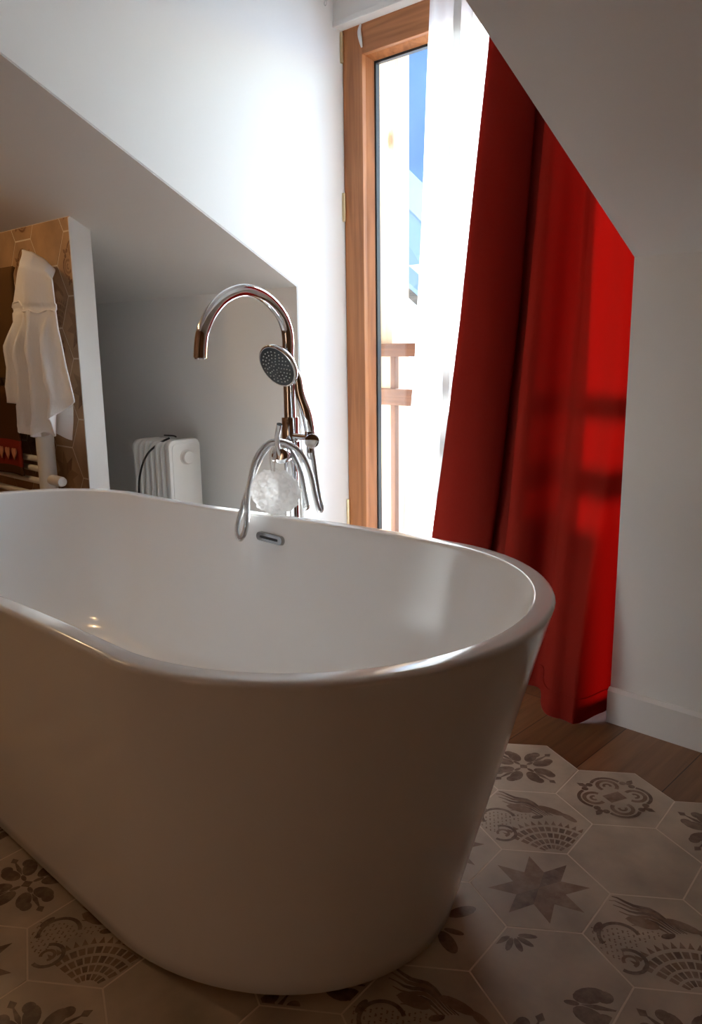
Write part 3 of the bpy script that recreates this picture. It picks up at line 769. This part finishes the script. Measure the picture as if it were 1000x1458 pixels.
hose = [(-1.5258, -0.5710, 0.7881), (-1.5190, -0.5710, 0.7533), (-1.5104, -0.5720, 0.7063), (-1.4967, -0.5750, 0.6567), (-1.4864, -0.5780, 0.6340), (-1.4858, -0.5840, 0.6267), (-1.4885, -0.5900, 0.6393), (-1.4940, -0.5950, 0.6749), (-1.4999, -0.6020, 0.7235), (-1.5112, -0.6120, 0.7645), (-1.5298, -0.6250, 0.7907), (-1.5553, -0.6380, 0.8054), (-1.5741, -0.6480, 0.8078), (-1.5956, -0.6560, 0.8035), (-1.6182, -0.6640, 0.7848), (-1.6416, -0.6700, 0.7507), (-1.6500, -0.6780, 0.7116), (-1.6496, -0.6900, 0.6708), (-1.6442, -0.7000, 0.6364), (-1.6294, -0.7150, 0.6047), (-1.6307, -0.7220, 0.5719), (-1.6471, -0.7250, 0.5504), (-1.6630, -0.7220, 0.5640), (-1.6675, -0.7120, 0.5951), (-1.6634, -0.7000, 0.6309), (-1.6601, -0.6880, 0.6632), (-1.6584, -0.6680, 0.7034), (-1.6513, -0.6500, 0.7449), (-1.6353, -0.6350, 0.7806), (-1.6123, -0.6220, 0.7998), (-1.5930, -0.6120, 0.7950), (-1.5711, -0.6050, 0.7769), (-1.5506, -0.6000, 0.7445), (-1.5388, -0.5960, 0.7095), (-1.5337, -0.5920, 0.6699), (-1.5305, -0.5880, 0.6367), (-1.5485, -0.5780, 0.6252), (-1.5641, -0.5680, 0.6387), (-1.5740, -0.5600, 0.6762), (-1.5823, -0.5560, 0.7154)]
nseg = 2400; hp = spline(hose, nseg)
bm = bmesh.new(); cnt = [0]
add_tube(bm, hp, lambda t: .0065 + .0012 * (1 if int(round(t * (nseg - 1))) % 5 in (0, 1, 2) else -1), 12)
hs_o = mesh_obj('hose', bm, M['steel'], hsx, True); hs_o['label'] = 'looped flexible metal hose'

# ---------------------------------------------------------------- SHOWER POUF
pc = Vector((-1.5862, -.650, .674))
pf = empty('shower_pouf', (pc.x, pc.y, pc.z), 'fluffy white bath pouf hanging by a cord from the faucet lever', 'bath pouf')
bm = bmesh.new(); pr = random.Random(11)
def pouf_p(p): return pc + Vector((p.x * 1.20, p.y * .86, p.z * .95))
bmesh.ops.create_icosphere(bm, subdivisions=5, radius=1)
rid = []
for q in range(64):
    zc = 1 - 2 * (q + .5) / 64; a = q * 2.39996; r = sqrt(1 - zc * zc)
    d = Vector((r * cos(a), r * sin(a), zc)); e = d.orthogonal().normalized(); e.rotate(Matrix.Rotation(pr.uniform(0, 6.28), 3, d)); rid.append((d, e, pr.uniform(0, 6.28)))
for v in bm.verts:
    d = v.co.normalized(); best = sorted(rid, key=lambda w: -d.dot(w[0]))[:2]
    gap = best[0][0].dot(d) - best[1][0].dot(d)
    c, e, ph = best[0]; t = (d - c).dot(e)
    # each gathered tuft puffs out and is crossed by fine crinkles, with creases where tufts meet
    h = .0595 + .0055 * smooth(gap / .09) + .0022 * sin(t * 38 + ph) + .0012 * sin((d - c).dot(c.cross(e)) * 70 + ph)
    v.co = pouf_p(d * h)
mesh_obj('netting', bm, M['pouf'], pf, True, angle='keep')
bm = bmesh.new()
add_tube(bm, spline([(pc.x, pc.y + .01, pc.z + .03), (-1.588, -.660, .735), (-1.586, -.664, .770), (-1.574, -.664, .796), (-1.566, -.662, .774), (-1.576, -.660, .735), (pc.x + .003, pc.y + .01, pc.z + .03)], 60), .0022, 8)
mesh_obj('cord', bm, M['white_towel'], pf, True)

# ---------------------------------------------------------------- OIL RADIATOR
rx, ry = -2.70, -.155
ra = empty('oil_radiator', (rx - .15, ry, 0), 'white finned oil radiator standing on the floor against the left knee wall', 'radiator')
def fin_bm(x, t, hw, z0, z1, r):
    bm = bmesh.new(); n = 8; P = []
    for cx, cz, a0 in ((hw - r, z1 - r, 0), (-hw + r, z1 - r, pi / 2), (-hw + r, z0 + r, pi), (hw - r, z0 + r, 3 * pi / 2)):
        for k in range(n + 1):
            a = a0 + pi / 2 * k / n; P.append((cx + r * cos(a), cz + r * sin(a)))
    bev = min(.006, t * .4); rr = []
    for off, xx in ((bev, x), (bev * .3, x - bev * .3), (0, x - bev), (0, x - t + bev), (bev * .3, x - t + bev * .3), (bev, x - t)):
        rr.append([bm.verts.new((xx, ry + (p * (hw - off) / hw), (q - (z0 + z1) / 2) * ((z1 - z0) / 2 - off) / ((z1 - z0) / 2) + (z0 + z1) / 2)) for p, q in P])
    for a, b in zip(rr, rr[1:]):
        for k in range(len(P)): bm.faces.new((a[k], a[(k + 1) % len(P)], b[(k + 1) % len(P)], b[k]))
    bm.faces.new(rr[0]); bm.faces.new(rr[-1][::-1]); return bm
cp = mesh_obj('control_panel', fin_bm(rx, .032, .076, .07, .690, .028), M['heater'], ra, True, 35)
bm = fin_bm(rx + .003, .004, .062, .085, .674, .022); mesh_obj('panel_face', bm, M['heater'], cp, True, 30)
lathe('thermostat_knob', [(0, 0), (.030, 0), (.030, .004), (.0275, .006), (.0265, .020), (.024, .023), (0, .0235)], (rx + .002, ry + .004, .618), (1, 0, 0), M['heater_knob'], cp, 40)
for k in range(6):
    mesh_obj('fin', fin_bm(rx - .050 - k * .040, .020, .074, .09, .678 - .0, .030), M['heater'], ra, True, 35)
for zz in (.14, .60): mesh_obj('oil_channel', (lambda b: (add_tube(b, [(rx - .04, ry, zz), (rx - .30, ry, zz)], .022, 14), b)[1])(bmesh.new()), M['heater'], ra, True, 40)
for x in (rx - .05, rx - .26):
    bm = bmesh.new(); add_box(bm, x - .012, x + .012, ry - .10, ry + .10, .03, .075, .006); 
    for s in (-1, 1): add_lathe(bm, rod(.030, .022, .004), (x - .011, ry + s * .075, .0305), (1, 0, 0), 20)
    mesh_obj('caster_foot', bm, M['black'], ra, True, 40)
cb = tube('power_cable', [(rx - .088, ry - .01, .690), (rx - .10, ry - .05, .672), (rx - .128, ry - .092, .630), (rx - .165, ry - .105, .56), (rx - .185, ry - .11, .46), (rx - .20, ry - .11, .20), (rx - .22, ry - .12, .012), (rx - .30, ry - .10, .008)], .0042, M['black'], ra, 10, 70)
cb['label'] = 'black power cable'
tube('grip_cord', [(rx - .085, ry + .02, .692), (rx - .105, ry + .02, .695), (rx - .17, ry + .02, .693)], .003, M['black'], ra, 8, 16)

# ---------------------------------------------------------------- TOWEL RADIATOR
TYR = -.565
tr = empty('towel_radiator', (-3.3, TYR, .25), 'white tubular towel radiator fixed to the brown tiled partition', 'towel radiator')
for x in (-3.053, -3.82):
    lathe('upright', [(0, 0), (.030, 0), (.035, .005), (.035, .940), (.030, .945), (0, .945)], (x, TYR, .42), (0, 0, 1), M['enamel'], tr, 28)
for z in (.470, .530, .580, .620, .76, .82, .88, 1.0, 1.06, 1.12, 1.24):
    tube('heating_bar', [(-3.82, TYR - .004, z), (-3.053, TYR - .004, z)], .0125, M['enamel'], tr, 16)
lathe('valve_stub', [(0, 0), (.020, 0), (.020, .085), (.018, .094), (0, .096)], (-3.03, TYR, .545), (1, 0, 0), M['enamel'], tr, 24)
for x in (-3.053, -3.82):
    for z in (1.05,):
        lathe('wall_bracket', rod(.012, .0335), (x, -.5365, z), (0, 1, 0), M['enamel'], tr, 16)

# ---------------------------------------------------------------- TOWELS
WL = [(1.412, -3.075), (1.36, -3.105), (1.206, -3.182), (1.12, -3.205), (.962, -3.255), (.86, -3.285), (.76, -3.327), (.70, -3.30)]
WR = [(1.412, -2.945), (1.38, -2.905), (1.329, -2.862), (1.292, -2.850), (1.119, -2.842), (1.0, -2.815), (.867, -2.772), (.78, -2.785), (.70, -2.81)]
HEM = [(0, .845), (.12, .850), (.24, .84), (.33, .79), (.40, .735), (.50, .715), (.62, .722), (.68, .745), (.74, .725), (.80, .74), (.86, .79), (.93, .835), (1, .86)]
TOP = [(0, 1.350), (.08, 1.392), (.25, 1.402), (.5, 1.400), (.72, 1.388), (.88, 1.360), (1, 1.325)]
RS = .9655
WL = [(1.05 + (z - 1.05) * RS, x * RS + .035 * smooth((1.2 - z) / .3)) for z, x in WL]; WR = [(1.05 + (z - 1.05) * RS, x * RS) for z, x in WR]
HEM = [(u, 1.05 + (z - 1.05) * RS) for u, z in HEM]
def robe_f(u, v):
    bot = interp(HEM, u); top = interp(TOP, u)
    z = top + (bot - top) * v
    a, b = interp(WL, z), interp(WR, z)
    edge = 1 - abs(2 * u - 1) ** 3
    f = smooth((1.200 - z) / .16)
    fold = f * (.018 + .030 * (1 - 2 * abs(sin(u * pi * 4.2 + .5 + .5 * v)) ** .7) + .006 * sin(u * 31 + 1))
    up_ = (1 - f) * (.010 * sin(u * 9 + z * 7) + .012 * smooth((u - .45) / .1) * (1 - smooth((u - .62) / .25)))
    x = a + (b - a) * u + .010 * f * sin(u * 19 + 1)
    y = -.630 - .028 * edge - (fold + up_) * min(1, edge * 2.0) + (.012 if abs(z - 1.195) < .010 else 0) * .35
    t = 1 - smooth(v / .09); g_ = 1 + .046 * t
    return (x * g_, y + .085 * t, 1.05 + (z - 1.05) * g_)
bm, g = curtain_mesh(96, 90, robe_f)
wt = mesh_obj('white_towel', bm, M['white_towel'], None, True)
tag(wt, 'white gathered hooded towel hanging over the towel radiator on the tiled partition', 'towel')
md = wt.modifiers.new('thickness', 'SOLIDIFY'); md.thickness = .006; md.offset = 0
# back half of the bunch, seen under the hem
def back_f(u, v):
    z = 1.30 + (.752 - .018 * smooth(u / .4) + .010 * sin(u * 11) - 1.30) * v; a, b = interp(WL, z), interp(WR, z)
    return (a + .03 + (b - a - .075) * u, -.6075 + .003 * sin(u * 14) * v - .01 * sin(pi * u), z)
bm, g = curtain_mesh(40, 40, back_f); bk = mesh_obj('back_layer', bm, M['white_towel'], wt, True)
bm = bmesh.new(); add_tube(bm, [Vector(robe_f(u / 96, (1.40 - 1.193) / (1.40 - .75))) + Vector((0, -.003, 0)) for u in range(2, 95)], .0035, 8)
mesh_obj('waist_seam', bm, M['white_towel'], wt, True)

def drape(name, x0, x1, z0, z1, y, m, label, seed, band=None):
    rr = random.Random(seed); ph = rr.uniform(0, 6)
    def f(u, v):
        # front sheet goes down from the top bar, the first rows wrap over it
        z = z1 + (z0 - z1) * v
        return (x0 + (x1 - x0) * u + .004 * sin(v * 9 + ph), y - .006 * sin(u * 9 + ph) * v - .012 * sin(pi * min(1, v * 12) / 2), z + .006 * sin(u * 5 + ph) * v)
    bm, g = curtain_mesh(40, 50, f)
    if band:
        for fc_ in bm.faces:
            zc = fc_.calc_center_median().z
            if band[0] < zc < band[1]: fc_.material_index = 1
    o = mesh_obj(name, bm, m if isinstance(m, list) else [m], None, True); tag(o, label, 'towel')
    mdd = o.modifiers.new('thickness', 'SOLIDIFY'); mdd.thickness = .012; mdd.offset = 0
    return o, f
drape('bath_towel', -3.66, -3.120, .935, 1.36, -.592, M['taupe'], 'plain taupe bath towel hung high on the towel radiator, left of the white one', 2)
ht, hf = drape('hand_towel', -3.70, -3.185, .545, .905, -.592, [M['brown'], M['redband']], 'dark brown hand towel with red heart band hung low on the towel radiator', 5, (.585, .69))
bm = bmesh.new()
for k, x in enumerate((-3.225, -3.285, -3.345, -3.405, -3.465, -3.525, -3.585)):
    P = []
    for q in range(24):
        t = 2 * pi * q / 24
        P.append((x + .0013 * 16 * sin(t) ** 3, -.6185, .640 + .0017 * (13 * cos(t) - 5 * cos(2 * t) - 2 * cos(3 * t) - cos(4 * t))))
    add_prism(bm, P, (0, .004, 0))
h = mesh_obj('heart_motif', bm, M['heart'], ht); h['label'] = 'pale hearts woven on the red band'

# ---------------------------------------------------------------- OUTSIDE
struct(box('balcony_floor', -6, 3, .42, 1.5, -.20, -.06, M['larch_x']), 'wooden balcony floor outside the window', 'balcony')
struct(box('balcony_soffit', -6, 3, .34, .86, 2.262, 2.30, M['larch_x']), 'wooden soffit over the balcony', 'soffit')
tag(box('balcony_post', -2.455, -2.334, .70, .815, -.06, 2.262, M['larch'], None, .004), 'thick pale larch post standing on the balcony outside the glass', 'post')
br = empty('balcony_railing', (-1.5, .67, -.06), 'brown wooden balcony railing outside the glass', 'railing')
box('top_rail', -3.2, 2.0, .64, .70, 1.0, 1.055, M['rail'], br, .004)
box('middle_rail', -3.2, 2.0, .65, .70, .792, .862, M['rail'], br, .004)
box('bottom_rail', -3.2, 2.0, .65, .70, .06, .13, M['rail'], br, .004)
box('shade_board', -1.42, -1.145, .665, .685, .12, .70, M['balus'], br, .003)  # unseen board, added to shade the lower part of the red curtain
xs = -2.312
while xs < 1.9:
    box('baluster', xs, xs + .026, .662, .688, .13, 1.0, M['balus'], br, .003); xs += .62
struct(box('ground_outside', -80, 60, 1.6, 60, -3.2, -3.0, M['snow']), 'pale ground below the balcony', 'ground')
# neighbouring chalet
nh = empty('neighbour_house', (-20.5, 23.0, -3), 'pale-roofed neighbouring chalet beyond the balcony post', 'house')
box('house_wall', -23.5, -18.2, 21.8, 27, -3, 3.9, M['facade'], nh)
bm = bmesh.new()
add_prism(bm, [(-24.5, 24.4, 8.6), (-17.0, 24.4, 2.05), (-17.0, 24.4, 2.30), (-24.5, 24.4, 8.85)], (0, 3.2, 0))
mesh_obj('roof', bm, M['roofing'], nh)
bm = bmesh.new()
add_prism(bm, [(-24.5, 21.2, 6.95), (-17.0, 21.2, 1.55), (-17.0, 24.4, 2.05), (-24.5, 24.4, 8.6)], (0, .0, .18)); mesh_obj('roof_edge', bm, M['roofing'], nh)
bm = bmesh.new(); add_prism(bm, [(-24.5, 21.19, 6.75), (-17.0, 21.19, 1.15), (-17.0, 21.19, 1.55), (-24.5, 21.19, 6.95)], (0, .12, 0)); mesh_obj('bargeboard', bm, M['eave'], nh)
# wooded mountainside far away on the left
bm = bmesh.new(); hg = []
for a in range(0, 41):
    az = math.radians(27 + a * 1.0); row = []
    for q in range(0, 13):
        d = 150 + q * 16 + 5 * sin(a * .7 + q); hgt = (-4 + q * 11.0 * (1 - .25 * max(0, (10 - a) / 10))) + 2.0 * sin(a * 1.1 + q * .8)
        row.append(bm.verts.new((-d * sin(az), d * cos(az), hgt)))
    hg.append(row)
for a, b in zip(hg, hg[1:]):
    for q in range(12): bm.faces.new((a[q], b[q], b[q + 1], a[q + 1]))
struct(mesh_obj('mountain', bm, M['hill'], None, True), 'hazy blue mountainside far beyond the balcony', 'mountain')

# ---------------------------------------------------------------- LIGHT
sun = bpy.data.lights.new('sun', 'SUN'); sun.energy = 40.0; sun.angle = math.radians(4); sun.color = (.93, .975, 1)
so = bpy.data.objects.new('sun', sun); C.objects.link(so)
sd = Vector((.22, -.94, -.225)).normalized(); so.rotation_euler = sd.to_track_quat('-Z', 'Y').to_euler()
w = bpy.data.worlds.new('world'); bpy.context.scene.world = w; w.use_nodes = True
nt = w.node_tree; nt.nodes.clear()
ow = nt.nodes.new('ShaderNodeOutputWorld'); bg = nt.nodes.new('ShaderNodeBackground'); sk = nt.nodes.new('ShaderNodeTexSky')
sk.sky_type = 'NISHITA'; sk.sun_disc = False; sk.sun_elevation = math.radians(22); sk.sun_rotation = math.radians(-13); sk.altitude = 1200; sk.dust_density = .4; sk.air_density = 1.2; sk.ozone_density = 2
bg.inputs['Strength'].default_value = 1.1
nt.links.new(sk.outputs[0], bg.inputs[0]); nt.links.new(bg.outputs[0], ow.inputs[0])
for loc, pw in (((-3.20, -1.30, 1.90), 8), ((-3.05, -2.25, 2.38), 8)):
    l = bpy.data.lights.new('ceiling_spot', 'POINT'); l.energy = pw; l.color = (1, .66, .34); l.shadow_soft_size = .03
    o = bpy.data.objects.new('ceiling_spot', l); C.objects.link(o); o.location = loc

# ---------------------------------------------------------------- CAMERA
cam = bpy.data.cameras.new('camera'); co = bpy.data.objects.new('camera', cam); C.objects.link(co)
cam.sensor_fit = 'HORIZONTAL'; cam.sensor_width = 36; cam.lens = 36 * 1.1445; cam.clip_start = .02; cam.clip_end = 1000
yaw, pit, rol = .7605, .2045, -.0137
f_ = Vector((-sin(yaw) * cos(pit), cos(yaw) * cos(pit), -sin(pit))); r_ = Vector((cos(yaw), sin(yaw), 0)); u0 = r_.cross(f_)
rr, uu = r_ * cos(rol) + u0 * sin(rol), u0 * cos(rol) - r_ * sin(rol)
co.matrix_world = Matrix(((rr.x, uu.x, -f_.x, 0), (rr.y, uu.y, -f_.y, -2.0279), (rr.z, uu.z, -f_.z, 1.05), (0, 0, 0, 1)))
sc = bpy.context.scene; sc.camera = co
sc.view_settings.view_transform = 'Standard'; sc.view_settings.look = 'None'; sc.view_settings.gamma = 1; sc.view_settings.exposure = 0.24
sc.view_settings.use_curve_mapping = False
cy = sc.cycles
cy.max_bounces = 18; cy.diffuse_bounces = 12; cy.glossy_bounces = 6; cy.transparent_max_bounces = 48; cy.transmission_bounces = 8
cy.use_denoising = True; cy.sample_clamp_indirect = 6
